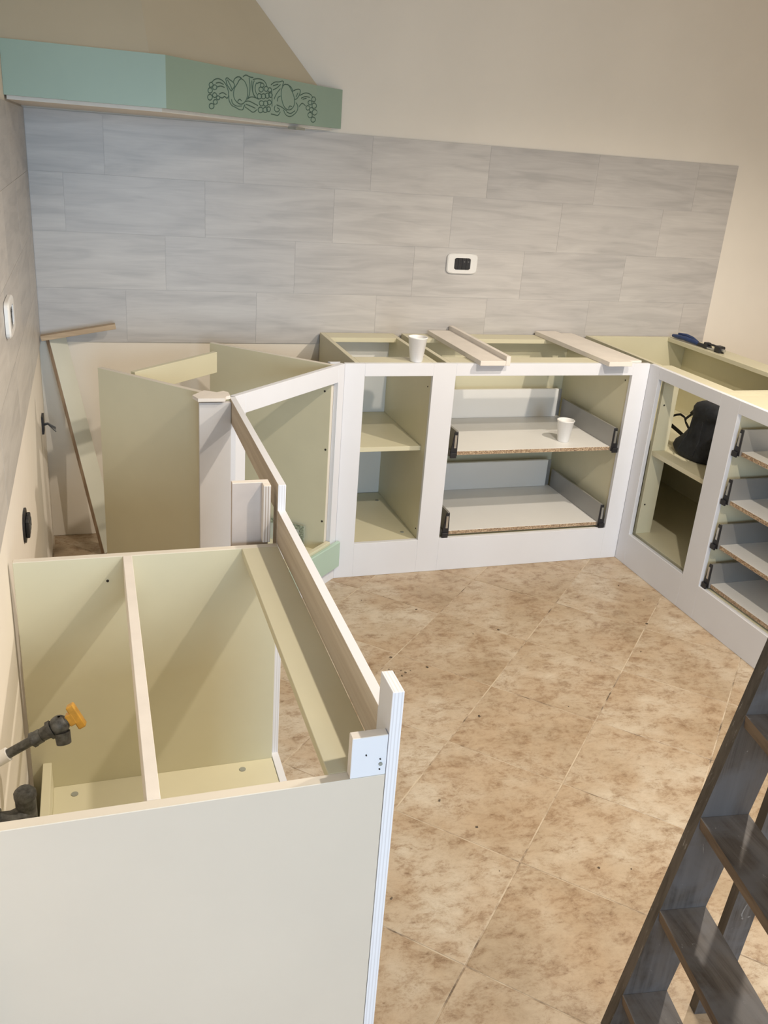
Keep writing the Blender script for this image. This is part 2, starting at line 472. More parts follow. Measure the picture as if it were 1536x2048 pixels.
# ---------------------------------------------------------------- big left: sink cabinet along the left wall
ZT = 0.854; t18 = 0.018
ZL = 0.712
def holes(parent, pts, n, r=0.0035):
    for p in pts: build('screw_hole', disc(p, n, r), M_hole, parent)
lc = thing('sink_base_cabinet', 'open-topped cream cabinet in the foreground on the left, no doors, one rail across its middle', 'cabinet', (0.29, -2.15, 0))
build('side_panel', bx(0.004, 0.566, -1.755, -1.737, 0.0, ZL, mi={'+z': 1, '': 0}), [M_cream, M_creamP], lc)
build('side_panel', bx(0.004, 0.566, -2.570, -2.552, 0.0, ZL, mi={'+z': 1, '-b': 2, '': 0}), [M_cream, M_creamP, M_creamF], lc)
build('bottom_panel', bx(0.047, 0.566, -2.552, -1.755, 0.105, 0.123), M_cream, lc)
build('back_rail', bx(0.028, 0.047, -2.552, -1.755, 0.10, 0.195), M_cream, lc)
build('middle_rail', bx(0.226, 0.245, -2.552, -1.755, ZL - 0.085, ZL), M_primed, lc)['label'] = 'pale primed rail across the open top'
build('front_rail', bx(0.484, 0.566, -2.552, -1.755, ZL - 0.018, ZL), M_cream, lc)
for p in ((0.094, -1.79, 0.1235), (0.487, -1.785, 0.1235), (0.094, -2.50, 0.1235), (0.487, -2.50, 0.1235)):
    build('leg_bolt_cap', disc(p, (0, 0, 1), 0.008, 0.001, 16), M_dowel, lc)
holes(lc, [(0.192, -1.7554, 0.655)], (0, 1, 0), 0.003)

ff = thing('face_frame', 'white plywood face frame with raw brown inner side, on the left cabinet\'s front', 'cabinet frame', (0.576, -1.9, 0))
mm = {'-a': 1, '-b': 2, '+b': 2, '+z': 3, '': 0}
build('stile', bx(0.567, 0.585, -2.570, -2.513, 0.0, ZT, mi=mm), [M_white, M_white, M_plyX, M_plyX], ff)
build('stile', bx(0.567, 0.585, -1.737, -1.690, 0.0, ZT - 0.072, mi=mm), [M_white, M_raw, M_plyX, M_white], ff)
build('top_rail', bx(0.567, 0.585, -1.737, -1.004, ZT - 0.072, ZT, mi=mm), [M_white, M_raw, M_plyX, M_white], ff)
build('apron_rail', bx(0.567, 0.585, -2.513, -1.737, ZL - 0.001, 0.793, mi=mm), [M_white, M_raw, M_white, M_white], ff)['label'] = 'raised rail with bare streaky wood inside and a white top edge'
build('bottom_rail', bx(0.567, 0.585, -2.513, -1.737, 0.0, 0.125), M_white, ff)
build('stile', bx(0.567, 0.585, -1.004, -0.989, 0.0, ZT), M_white, ff)

fb = tag(build('filler_block', bx(0.512, 0.566, -2.570, -2.553, ZL + 0.0005, 0.783, mi={'+z': 1, '-a': 1, '': 0}), [M_white, M_primed], loc=(0.54, -2.56, ZL)),
         'small white square filler block standing on the near side panel beside the tall white stile', 'wood block')
holes(fb, [(0.534, -2.5705, 0.752), (0.556, -2.5705, 0.742), (0.556, -2.5705, 0.724)], (0, 1, 0), 0.0012)
build('screw_hole', disc((0.557, -2.5705, 0.733), (0, 1, 0), 0.003), M_dowel, fb)
fb2 = thing('filler_block', 'pinkish primed filler board with striped plywood edge at the far end of the left cabinet', 'wood block', (0.51, -1.70, ZL))
build('face_board', bx(0.468, 0.552, -1.708, -1.690, 0.60, 0.852, mi={'+z': 1, '': 0}), [M_brownp, M_primed], fb2)
build('edge_board', bx(0.535, 0.552, -1.733, -1.709, 0.7135, 0.852, mi={'-b': 1, '': 0}), [M_primed, M_plyXd], fb2)

# ---------------------------------------------------------------- corner cabinet turned 45 degrees
A1 = R(-47.6); A2 = R(-43.5)
cc = thing('corner_base_cabinet', 'cream corner cabinet set at an angle under the hood, open front and top', 'cabinet', (0.6, -0.6, 0))
build('side_panel', bx(0, 0.478, 0, 0.018, 0.0, ZT, o=(0.198, -0.618), ang=A1, mi={'+z': 1, '': 0}), [M_cream, M_creamP], cc)
build('side_panel', bx(0, 0.527, -0.018, 0, 0.0, ZT, o=(0.617, -0.213), ang=A2, mi={'+z': 1, '+a': 1, '': 0}), [M_cream, M_creamP], cc)
build('back_rail', bx(0, 0.421, 0, 0.018, ZT - 0.075, ZT, o=(0.311, -0.679), ang=math.atan2(.295, .300)), M_cream, cc)
build('bottom_panel', MB().prism([(0.225, -0.615), (0.545, -0.955), (0.60, -0.945), (0.965, -0.585), (0.965, -0.565), (0.625, -0.235)], 0.112, 0.130), M_cream, cc)
FO, FANG = (0.585, -0.985), math.atan2(.422, .455)
FL = math.hypot(.422, .455)
def dbox(a0, a1, b0, b1, z0, z1, **k): return bx(a0, a1, b0, b1, z0, z1, o=FO, ang=FANG, **k)
build('stile', dbox(0.0, 0.052, 0, 0.018, 0, ZT), M_white, cc)
build('stile', dbox(FL - 0.040, FL, 0, 0.018, 0, ZT), M_white, cc)
build('top_rail', dbox(0.052, FL - 0.040, 0, 0.018, 0.792, ZT), M_white, cc)
build('bottom_rail', dbox(0.052, FL - 0.040, 0, 0.018, 0, 0.128), M_white, cc)
dn = (math.sin(R(43.5)), math.cos(R(43.5)), 0)
u2 = (math.cos(A2), math.sin(A2))
for d, z in ((0.501, 0.756), (0.515, 0.539), (0.515, 0.254)):
    build('screw_hole', disc((0.617 + u2[0] * d - 0.018 * dn[0], -0.213 + u2[1] * d - 0.018 * dn[1], z), dn, 0.004), M_hole, cc)
dr = build('drawer', dbox(0.045, FL + 0.004, -0.021, -0.004, 0.056, 0.163, bev=0.003), M_dgreen, cc)
dr['label'] = 'sage green low drawer front'
build('backing_board', dbox(0.056, FL - 0.044, -0.0035, 0.014, 0.132, 0.172), M_cream, dr)

tag(build('filler_strip', MB().prism([(0.990, -0.546), (1.022, -0.541), (1.030, -0.532), (0.984, -0.532)], 0.0, ZT), M_white, loc=(1.01, -0.55, 0)),
    'narrow white filler strip between the angled corner cabinet and the back row of cabinets', 'filler strip')
tag(build('end_post', bx(0.473, 0.566, -1.030, -1.012, 0.0, 0.848, mi={'': 0}), M_post, loc=(0.52, -1.02, 0)),
    'tall pale primed post panel at the left end of the angled corner cabinet', 'panel')
tag(build('scrap_board', MB().prism([(0.457, -1.003), (0.469, -1.042), (0.546, -1.042), (0.553, -1.020), (0.566, -1.012), (0.566, -0.972), (0.553, -0.958), (0.532, -0.972), (0.497, -0.949)], ZT, ZT + 0.010), M_primed, loc=(0.52, -1.0, ZT)),
    'small notched pale scrap of board lying on top of the end post', 'board')
SO, SA = (0.617 - 0.028 * 0.688, -0.213 - 0.028 * 0.725), A2
sh = tag(build('patterned_sheet', bx(0.20, 0.446, -0.002, 0.0, 0.1305, 0.220, o=SO, ang=SA, bev=0), M_glass, loc=(0.85, -0.47, 0.13)),
    'clear square sheet with a dark patterned border standing inside the angled corner cabinet', 'glass sheet')
build('border', MB().box(0.424, 0.446, -0.0028, -0.0021, 0.1305, 0.220, o=SO, ang=SA, bev=0).box(0.20, 0.424, -0.0028, -0.0021, 0.200, 0.220, o=SO, ang=SA, bev=0), M_gborder, sh)

# ---------------------------------------------------------------- back run: two carcasses behind one white frame
YF = -0.563; YC = YF + 0.0185
def carcass(name, label, x0, x1, y0, y1, group=None, backmat=None):
    t = thing(name, label, 'cabinet', ((x0 + x1) / 2, (y0 + y1) / 2, 0), group)
    build('side_panel', bx(x0, x0 + t18, y0, y1, 0.0, ZT), M_cream, t)
    build('side_panel', bx(x1 - t18, x1, y0, y1, 0.0, ZT), M_cream, t)
    build('bottom_panel', bx(x0 + t18, x1 - t18, y0, y1 - 0.012, 0.120, 0.138), M_cream, t)
    build('back_panel', bx(x0 + t18, x1 - t18, y1 - 0.010, y1 - 0.004, 0.138, ZT - t18 - 0.001), backmat or M_cream, t)
    build('top_rail', bx(x0 + t18, x1 - t18, y1 - 0.10, y1, ZT - t18, ZT), M_cream, t)
    build('top_rail', bx(x0 + t18, x1 - t18, y0, y0 + 0.09, ZT - t18, ZT), M_cream, t)
    return t
nc = carcass('narrow_base_cabinet', 'narrow cream base cabinet with one shelf, left end of the back row', 1.082, 1.400, YC, -0.012, backmat=M_drawer)  # cream back panel in the paler board colour, standing in for cool light
build('shelf', bx(1.1005, 1.3815, -0.500, -0.024, 0.497, 0.515), M_cream, nc)
holes(nc, [(1.3818, -0.515, 0.755), (1.3818, -0.525, 0.176), (1.1002, -0.515, 0.176)], (1, 0, 0), 0.003)
for p in ((1.345, -0.12, 0.1385), (1.345, -0.47, 0.1385)):
    build('leg_bolt_cap', disc(p, (0, 0, 1), 0.008, 0.001, 16), M_dowel, nc)
dc = carcass('drawer_cabinet', 'wide cream base cabinet with two frontless drawers in the back row', 1.437, 2.254, YC, -0.012)
holes(dc, [(2.2357, -0.515, 0.775)], (1, 0, 0), 0.003)

def drawer(parent, a0, a1, zb, f0, depth, hside, hback, place):
    """a: across, b: depth from the front. place maps local box to world through origin / angle."""
    o, ang = place
    kw = dict(o=o, ang=ang)
    d = build('drawer', bx(a0 + 0.012, a1 - 0.012, f0, f0 + depth, zb - 0.016, zb, mi={'-b': 1, '': 0}, bev=0.0006, **kw), [M_drawer, M_chip], parent)
    build('back_board', bx(a0 + 0.020, a1 - 0.035, f0 + depth - 0.017, f0 + depth - 0.001, zb + 0.0005, zb + hback, **kw), M_drawer, d)
    for sgn, aa in ((1, a0), (-1, a1)):
        mb = MB()
        # tapering hollow steel side: thin top, wide foot
        c, n = math.cos(ang), math.sin(ang)
        P = lambda a, b, z: (o[0] + a * c - b * n, o[1] + a * n + b * c, z)
        inn, out = aa + sgn * 0.012, aa - sgn * 0.004
        ti, to = aa + sgn * 0.0115, aa + sgn * 0.003
        zl, zh = zb - 0.016, zb + hside
        y0, y1 = f0 - 0.008, f0 + depth - 0.02
        mb.hull([P(inn, y0, zl), P(inn, y1, zl), P(out, y1, zl), P(out, y0, zl), P(ti, y0, zh), P(ti, y1, zh), P(to, y1, zh), P(to, y0, zh)])
        build('side_rail', mb, M_metal, d)
        mb = MB()
        e = y0 - 0.004
        mb.hull([P(inn + sgn * .001, e, zl), P(inn + sgn * .001, y0 - .0003, zl), P(out - sgn * .013, y0 - .0003, zl), P(out - sgn * .013, e, zl),
                 P(ti - sgn * .001, e, zh - .003), P(ti - sgn * .001, y0 - .0003, zh - .003), P(to - sgn * .007, y0 - .0003, zh - .003), P(to - sgn * .007, e, zh - .003)])
        mb.box(min(inn - sgn * .004, out - sgn * .013), max(inn - sgn * .004, out - sgn * .013), e - 0.007, e - 0.0002, zl - 0.006, zl + 0.014, **kw)
        build('front_bracket', mb, M_black, d)
        mid = (ti + to) / 2
        mb = MB()
        ca = mid - sgn * 0.006
        mb.box(ca - 0.0045, ca + 0.0045, e - 0.003, e - 0.0003, zb + 0.018, zb + hside - 0.014, bev=0.0012, **kw)
        build('latch', mb, M_zinc, d)
        mb = MB()
        sa = out - sgn * 0.0105
        mb.box(min(out - sgn * .001, sa), max(out - sgn * .001, sa), f0 + 0.004, f0 + depth, zl - 0.006, zl + 0.018, **kw)
        build('runner', mb, M_metal, d)
        mb = MB()
        mb.box(min(inn - sgn * 0.003, inn + sgn * 0.022), max(inn - sgn * 0.003, inn + sgn * 0.022), f0 + depth - 0.0008, f0 + depth + 0.003, zb, zb + hback - 0.004, **kw)
        build('back_bracket', mb, M_metal, d)
    return d
for zb in (0.503, 0.165):
    d = drawer(dc, 1.500, 2.210, zb, -0.543, 0.455, 0.084, 0.128, ((0, 0), 0))

bf = thing('face_frame', 'long white face frame along the front of the back row of cabinets', 'cabinet frame', (1.67, YF, 0))
for a, b in ((1.040, 1.116), (1.380, 1.471), (2.232, 2.307)):
    build('stile', bx(a, b, YF, YF + 0.018, 0, ZT), M_white, bf)
for a, b in ((1.116, 1.380), (1.471, 2.232)):
    build('top_rail', bx(a, b, YF, YF + 0.018, 0.807, ZT), M_white, bf)
    build('bottom_rail', bx(a, b, YF, YF + 0.018, 0, 0.142), M_white, bf)

# ---------------------------------------------------------------- right run, along y
XF = 2.307; XC = XF + 0.0185; XB = 2.862
rf = thing('face_frame', 'long white face frame of the right-hand run, running toward the ladder', 'cabinet frame', (XF, -1.5, 0))
YE = -2.05
for a, b in ((-0.632, YF), (-1.116, -1.015), (YE, -1.96)):
    build('stile', bx(XF, XF + 0.018, a, b, 0, ZT), M_white, rf)
for a, b in ((-1.015, -0.632), (-1.96, -1.116)):
    build('top_rail', bx(XF, XF + 0.018, a, b, 0.808, ZT), M_white, rf)
    build('bottom_rail', bx(XF, XF + 0.018, a, b, 0, 0.138), M_white, rf)
r1 = thing('blind_corner_cabinet', 'deep cream corner cabinet with open top on the right, black bag on its shelf', 'cabinet', (2.6, -0.5, 0))
build('end_panel', bx(XC + 0.018, XB, -0.030, -0.012, 0, ZT), M_cream, r1)
build('end_panel', bx(XC + 0.0005, XB, -1.031, -1.0155, 0, ZT), M_cream, r1)
build('cross_rail', bx(2.3855, 2.7515, -1.015, -0.978, ZT - 0.018, ZT), M_cream, r1)
build('blind_panel', bx(XC + 0.0005, XC + 0.018, -0.592, -0.012, 0, ZT), M_cream, r1)
build('blind_panel', bx(XC + 0.018, 2.415, -0.628, -0.610, 0.138, ZT - 0.0185), M_cream, r1)
build('bottom_panel', bx(XC + 0.018, XB, -1.015, -0.030, 0.120, 0.138), M_cream, r1)
build('back_panel', bx(XB - 0.008, XB - 0.002, -1.015, -0.030, 0.138, ZT - 0.019), M_cream, r1)
build('top_rail', bx(2.752, XB, -1.015, -0.030, ZT - 0.018, ZT), M_cream, r1)
build('top_rail', bx(XC + 0.0005, 2.385, -1.015, -0.592, ZT - 0.018, ZT), M_cream, r1)
build('shelf', MB().prism([(2.345, -1.014), (XB - .010, -1.014), (XB - .010, -0.031), (2.417, -0.031), (2.417, -0.629), (2.345, -0.629)], 0.490, 0.508), M_cream, r1)
holes(r1, [(2.36, -0.6285, 0.70), (2.36, -0.6285, 0.27)], (0, 1, 0), 0.0035)
r2 = thing('drawer_cabinet', 'cream cabinet with four frontless drawers, right edge of the picture', 'cabinet', (2.6, -1.5, 0))
build('side_panel', bx(XC + 0.0005, XB, -1.050, -1.0325, 0, ZT), M_cream, r2)
build('side_panel', bx(XC + 0.0005, XB, YE + 0.01, YE + 0.028, 0, ZT), M_cream, r2)
build('inner_side_panel', bx(XC + 0.0005, XB - .01, -1.113, -1.095, 0.138, ZT - 0.0185), M_cream, r2)
build('bottom_panel', bx(XC + 0.0005, XB, YE + 0.028, -1.050, 0.120, 0.138), M_cream, r2)
build('back_panel', bx(XB - 0.008, XB - 0.002, YE + 0.028, -1.050, 0.138, ZT - 0.019), M_cream, r2)
build('top_rail', bx(XC + 0.0005, 2.47, YE + 0.028, -1.050, ZT - 0.018, ZT), M_cream, r2)
build('top_rail', bx(2.752, XB, YE + 0.028, -1.050, ZT - 0.018, ZT), M_cream, r2)
holes(r2, [(2.40, -1.1135, 0.79)], (0, 1, 0), 0.003)
# local a axis = -y (across), b axis = +x (depth)
for zb in (0.679, 0.495, 0.320, 0.161):
    drawer(r2, 1.137, 1.925, zb, 2.332, 0.46, 0.080, 0.110, ((0, 0), R(-90)))

# ---------------------------------------------------------------- boards laid across the top
b1 = thing('channel_board', 'pale L-shaped filler board with a raised lip, laid across the drawer cabinet', 'board', (1.62, -0.27, ZT))
build('plank', bx(1.549, 1.652, -0.600, -0.030, ZT + 0.0005, ZT + 0.0185), M_primed, b1)
build('lip', bx(1.6525, 1.670, -0.600, -0.010, ZT + 0.0005, ZT + 0.036, mi={'-b': 0, '': 0}), M_primed, b1)
tag(build('plank', bx(0, 0.105, -0.30, 0.30, ZT + 0.0005, ZT + 0.0185, o=(2.075, -0.315), ang=R(2)), M_primed, loc=(2.12, -0.3, ZT)),
    'flat pale plank laid front to back at the right end of the drawer cabinet', 'board')
tag(build('plank', bx(0, 0.060, -0.262, 0.28, ZT + 0.0005, ZT + 0.009, o=(2.205, -0.288), ang=R(2)), M_primed, loc=(2.22, -0.3, ZT)),
    'thin narrow pale plank beside the blind corner panel, right of the flat plank', 'board')

# ---------------------------------------------------------------- cups
cup_prof = [(0.0, 0.004), (0.0215, 0.004), (0.0225, 0.0), (0.0235, 0.001), (0.0345, 0.086), (0.0365, 0.0875), (0.0365, 0.0895), (0.0345, 0.0905), (0.0335, 0.0885), (0.0222, 0.006), (0.0, 0.006)]
def cup(loc, label):
    o = build('plastic_cup', MB().lathe(cup_prof, loc, 36), M_cup, loc=loc)
    tag(o, label, 'cup', 'white disposable cups')
    build('rim', MB().tube([(loc[0] + .0353 * math.cos(a), loc[1] + .0353 * math.sin(a), loc[2] + .0895) for a in [k * math.pi / 14 for k in range(28)]], 0.0017, 6, closed=True), M_cup, o)
cup((1.322, -0.525, ZT + 0.0003), 'white plastic cup standing on top of the narrow cabinet')
cup((2.028, -0.455, 0.5033), 'white plastic cup standing inside the upper frontless drawer')

# ---------------------------------------------------------------- corner hood
hd = thing('extractor_hood', 'large corner extractor hood with plastered canopy and sage green rim with fruit carving', 'extractor hood', (0.5, -0.4, 1.63))
C1, C2, W3 = (0.418, -0.771), (1.005, -0.110), (1.131, -0.0005)
Z0, Z1 = 1.631, 1.766
def wallboard(p, q, z0, z1, th, side=1):
    a = math.atan2(q[1] - p[1], q[0] - p[0]); L = math.hypot(q[0] - p[0], q[1] - p[1])
    return bx(0, L, 0, side * th, z0, z1, o=p, ang=a)
def mitre(p0, p1, p2, p3, th):
    def off(p, q):
        d = Vector((q[0] - p[0], q[1] - p[1])).normalized(); n = Vector((-d.y, d.x)); return Vector(p) + n * th, d
    def isect(a, d, b, e):
        den = d.x * e.y - d.y * e.x
        if abs(den) < 1e-6: return a
        t = ((b.x - a.x) * e.y - (b.y - a.y) * e.x) / den; return a + d * t
    o, d = off(p1, p2)
    s = isect(o, d, *off(p0, p1)) if p0 else o
    e = isect(o, d, *off(p2, p3)) if p3 else off(p1, p2)[0] + (Vector(p2) - Vector(p1))
    return [p1, p2, tuple(e), tuple(s)]
Lw = (-0.0055, -0.771)
build('rim_board', MB().prism(mitre(None, Lw, C1, C2, 0.022), Z0, Z1), M_green, hd)
rb = build('rim_board', MB().prism(mitre(Lw, C1, C2, W3, 0.022), Z0, Z1), M_green, hd)
rb['label'] = 'green rim board with carved pears and grapes'
build('rim_board', MB().prism(mitre(C1, C2, W3, None, 0.022)[:2] + [(1.100, -0.0005), mitre(C1, C2, W3, None, 0.022)[3]], Z0, Z1), M_green, hd)
und = [(-0.0005, -0.745), (0.408, -0.745), (0.975, -0.108), (1.095, -0.002), (-0.0005, -0.002)]
mbu = MB()
mbu.prism(und, Z0 - 0.010, Z0 + 0.012)
build('underside_panel', mbu, M_primed, hd)
sw = build('control_switch', bx(0.735, 0.80, -0.004, 0.030, Z0 - 0.019, Z0 - 0.0105, o=C1, ang=math.atan2(C2[1] - C1[1], C2[0] - C1[0])), M_dowel, hd)
def canopy_pts(z):
    h = z - 1.768
    e = (0.377 - 0.075 * h, -0.744 + 0.963 * h); w = (1.037 - 0.928 * h, -0.0005)
    return [(-0.0055, e[1]), e, w, (-0.0055, -0.0005)]
zt_ = 2.34
lo, hi = canopy_pts(1.768), canopy_pts(zt_)
mb = MB()
vs = [(x, y, 1.768) for x, y in lo] + [(x, y, zt_) for x, y in hi] + [(x, y, ZC - 0.002) for x, y in hi]
fs = [(3, 2, 1, 0), (8, 9, 10, 11)]
for k in range(2):
    for i in range(4): fs.append((4 * k + i, 4 * k + (i + 1) % 4, 4 * k + 4 + (i + 1) % 4, 4 * k + 4 + i))
mb.add(vs, fs)
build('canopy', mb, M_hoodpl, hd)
STROKES = [[[230,80],[227,76],[222,73],[215,72],[210,74],[208,78],[210,82],[215,85],[222,86],[227,84],[230,80]],[[249,75],[247,70],[241,68],[234,67],[229,69],[226,73],[229,77],[234,80],[241,81],[247,79],[249,75]],[[226,64],[224,60],[218,57],[210,56],[205,58],[202,62],[205,67],[210,70],[218,71],[224,68],[226,64]],[[226,46],[223,41],[217,37],[209,37],[203,39],[200,44],[203,49],[209,52],[217,53],[223,50],[226,46]],[[249,53],[247,49],[241,46],[234,46],[229,48],[226,51],[229,56],[234,59],[241,59],[247,57],[249,53]],[[265,47],[264,44],[259,41],[253,41],[248,43],[246,46],[248,49],[253,52],[259,52],[264,51],[265,47]],[[251,35],[250,30],[244,28],[237,27],[232,29],[229,33],[232,37],[237,40],[244,41],[250,39],[251,35]],[[234,22],[232,17],[225,14],[217,13],[210,16],[208,20],[210,25],[217,28],[225,29],[232,26],[234,22]],[[521,104],[519,100],[512,97],[505,96],[499,98],[497,102],[499,106],[504,109],[512,110],[518,108],[521,104]],[[516,91],[514,86],[507,83],[499,82],[492,85],[489,89],[491,94],[498,97],[506,98],[514,95],[516,91]],[[548,95],[546,91],[539,87],[531,87],[524,89],[521,93],[523,98],[530,101],[539,102],[545,100],[548,95]],[[570,94],[567,90],[560,87],[553,86],[547,88],[544,92],[547,96],[553,99],[560,100],[567,98],[570,94]],[[508,70],[505,65],[498,62],[489,61],[482,64],[479,68],[482,73],[489,77],[497,77],[504,75],[508,70]],[[533,72],[530,67],[523,64],[514,63],[506,66],[504,70],[506,75],[514,78],[522,79],[530,77],[533,72]],[[557,76],[554,71],[547,67],[538,67],[531,69],[528,73],[530,78],[538,82],[547,83],[554,80],[557,76]],[[575,79],[572,74],[566,71],[559,71],[553,73],[550,77],[552,81],[557,84],[566,85],[572,83],[575,79]],[[521,50],[519,45],[512,42],[503,41],[496,44],[492,48],[495,53],[503,57],[511,57],[519,55],[521,50]],[[548,51],[545,46],[538,43],[529,42],[521,45],[519,49],[521,54],[528,58],[538,58],[545,56],[548,51]],[[570,56],[567,52],[560,48],[553,48],[545,50],[543,54],[545,59],[552,62],[560,63],[567,60],[570,56]],[[516,30],[514,24],[506,21],[497,20],[489,23],[486,28],[488,33],[497,37],[506,37],[514,35],[516,30]],[[545,32],[543,27],[535,23],[527,23],[519,25],[516,30],[519,35],[526,38],[535,39],[543,36],[545,32]],[[565,35],[563,31],[556,27],[548,27],[541,29],[538,33],[540,38],[547,41],[556,42],[563,40],[565,35]],[[880,89],[877,84],[869,80],[859,80],[851,82],[848,86],[850,91],[858,95],[868,96],[876,93],[880,89]],[[851,76],[849,71],[842,68],[833,67],[825,70],[822,74],[825,78],[832,82],[841,82],[848,80],[851,76]],[[887,68],[884,62],[875,59],[864,58],[856,61],[852,66],[854,71],[863,75],[873,76],[883,73],[887,68]],[[837,58],[834,53],[828,50],[819,49],[812,52],[808,56],[810,60],[817,64],[827,64],[834,62],[837,58]],[[864,53],[861,49],[854,45],[845,45],[837,47],[834,51],[837,56],[844,59],[853,60],[860,58],[864,53]],[[894,47],[890,41],[881,37],[870,36],[860,39],[856,44],[859,50],[868,54],[880,55],[890,52],[894,47]],[[857,35],[855,29],[846,26],[836,25],[827,28],[823,33],[826,38],[834,42],[845,43],[854,40],[857,35]],[[883,21],[880,16],[871,12],[860,12],[851,14],[848,19],[851,25],[859,29],[870,29],[879,27],[883,21]],[[222,86],[238,96],[260,100],[282,96],[300,86],[310,73],[314,58],[306,47],[291,54],[280,47],[268,49]],[[244,86],[265,90],[285,86]],[[251,76],[271,81],[290,78]],[[262,57],[280,64],[300,59]],[[297,103],[306,107],[319,102],[339,97],[349,88],[337,78],[328,70],[317,78],[302,88],[297,103]],[[306,101],[322,88],[332,76]],[[384,111],[402,107],[417,93],[423,76],[419,57],[403,43],[385,37],[364,40],[346,49],[339,63],[345,81],[363,95],[372,106],[384,111]],[[339,98],[348,109],[369,116],[384,113]],[[393,117],[411,125],[429,121],[441,120],[453,121]],[[429,118],[436,95],[433,68],[421,55]],[[445,111],[448,81],[462,67]],[[314,58],[314,44],[329,30],[352,27],[370,22],[395,21],[400,32],[407,38]],[[329,48],[334,36],[358,30],[388,33]],[[364,44],[375,53],[387,48]],[[407,47],[431,51],[463,45],[484,41]],[[407,32],[431,25],[457,17],[479,28]],[[412,40],[444,36],[469,32]],[[421,55],[443,65],[481,62]],[[460,112],[451,96],[452,78],[468,64],[487,60]],[[473,107],[464,91],[474,74]],[[453,115],[485,121],[518,119],[538,107],[535,100]],[[476,105],[495,111],[511,109]],[[564,109],[590,121],[618,122],[638,128],[649,126],[639,113]],[[577,107],[611,115]],[[578,95],[605,103],[625,115]],[[586,67],[599,84],[625,102]],[[607,62],[610,75],[627,80]],[[574,44],[572,75],[568,97]],[[656,119],[681,119],[696,108],[718,90],[727,71],[721,54],[700,42],[672,41],[649,52],[634,74],[631,96],[642,113],[656,119]],[[674,120],[703,113],[710,99]],[[714,103],[740,111],[765,112],[762,97],[741,79],[723,77]],[[734,85],[747,99]],[[650,39],[665,24],[694,19],[722,27],[748,42],[750,59],[735,68]],[[672,34],[701,29],[729,41]],[[594,48],[587,35],[608,28],[629,38],[608,43]],[[604,51],[635,48],[672,37]],[[568,21],[595,20],[616,18],[629,31]],[[685,45],[691,55],[706,53]],[[763,93],[800,105],[839,103],[855,94]],[[771,84],[801,93],[832,92]],[[758,56],[780,71],[803,63]],[[783,82],[809,87]]]
cv = MB()
ang = math.atan2(C2[1] - C1[1], C2[0] - C1[0]); ca_, sa_ = math.cos(ang), math.sin(ang)
def hp(s_, z_, off=0.0004): return (C1[0] + s_ * ca_ + off * sa_, C1[1] + s_ * sa_ - off * ca_, Z0 + z_)
def smooth(pts, it=2):
    for _ in range(it):
        if len(pts) < 3: return pts
        o = [pts[0]]
        for i in range(len(pts) - 1):
            a, b = pts[i], pts[i + 1]
            o += [(a[0] * .75 + b[0] * .25, a[1] * .75 + b[1] * .25), (a[0] * .25 + b[0] * .75, a[1] * .25 + b[1] * .75)]
        o.append(pts[-1]); pts = o
    return pts
for st in STROKES:
    pts = smooth([(a / 1000, b / 1000) for a, b in st], 1 if len(st) > 9 else 2)
    cv.tube([hp(*p) for p in pts], 0.0015, 4, caps=False)
build('carving', cv, M_carve, rb)['label'] = 'dark green engraved lines of pears, grapes and leaves'

# ---------------------------------------------------------------- sockets and switches
def plate(label, org, ang, w, h, nmod, cat='socket', name='wall_socket'):
    """plate on a wall: local a along the wall, -b out into the room."""
    x, y, z = org
    t = thing(name, label, cat, org)
    mb = MB(); n = 28; pts = []
    rw, rh = w / 2, h / 2
    for k in range(n):
        a = 2 * math.pi * k / n; c, s_ = math.cos(a), math.sin(a)
        pts.append((rw * math.copysign(abs(c) ** 0.38, c), rh * math.copysign(abs(s_) ** 0.30, s_)))
    iw, ih = w * 0.265, h * 0.29
    ip = []
    for k in range(n):
        a = 2 * math.pi * k / n; c, s_ = math.cos(a), math.sin(a)
        m_ = max(abs(c), abs(s_)); ip.append((iw * c / m_, ih * s_ / m_))
    ca2, sa2 = math.cos(ang), math.sin(ang)
    P = lambda a, o_, zz: (x + a * ca2 + o_ * sa2, y + a * sa2 - o_ * ca2, z + zz)
    vs = [P(a, 0.0006, b) for a, b in pts] + [P(a, 0.008, b) for a, b in pts] + [P(a * .94, 0.0115, b * .92) for a, b in pts] + [P(a, 0.0115, b) for a, b in ip] + [P(a, 0.004, b) for a, b in ip]
    fs = []
    for r_ in range(4):
        for k in range(n): fs.append((r_ * n + k, r_ * n + (k + 1) % n, (r_ + 1) * n + (k + 1) % n, (r_ + 1) * n + k))
    mb.add(vs, fs)
    build('cover_plate', mb, M_plastic, t)
    cell = 2 * iw / nmod
    for k in range(nmod):
        a = -iw + cell * (k + .5)
        md = MB()
        def lb(a0, a1, o0, o1, z0, z1, m_): m_.add([P(p, q, r_) for r_ in (z0, z1) for q in (o0, o1) for p in (a0, a1)], [(0, 4, 6, 2), (1, 3, 7, 5), (0, 1, 5, 4), (2, 6, 7, 3), (0, 2, 3, 1), (4, 5, 7, 6)])
        lb(a - cell * .47, a + cell * .47, 0.001, 0.0085, -ih * .96, ih * .96, md)
        mo = build('module', md, M_black, t)
        hm = MB()
        if k < nmod / 2:
            for zz in (-ih * .5, 0, ih * .5):
                c0 = Vector(P(a, 0.0086, zz)); c1 = Vector(P(a, 0.0090, zz)); hm.tube([c0, c1], cell * .11, 8)
            build('pin_hole', hm, M_hole, mo)
        else:
            c0 = Vector(P(a, 0.0086, ih * .35)); c1 = Vector(P(a, 0.0098, ih * .35)); hm.tube([c0, c1], cell * .16, 10)
            build('button', hm, m_lampgrey, mo)
    return t
m_lampgrey = m_plain('grey_plastic', (0.12, 0.12, 0.12), 0.4, 0.1, 30)
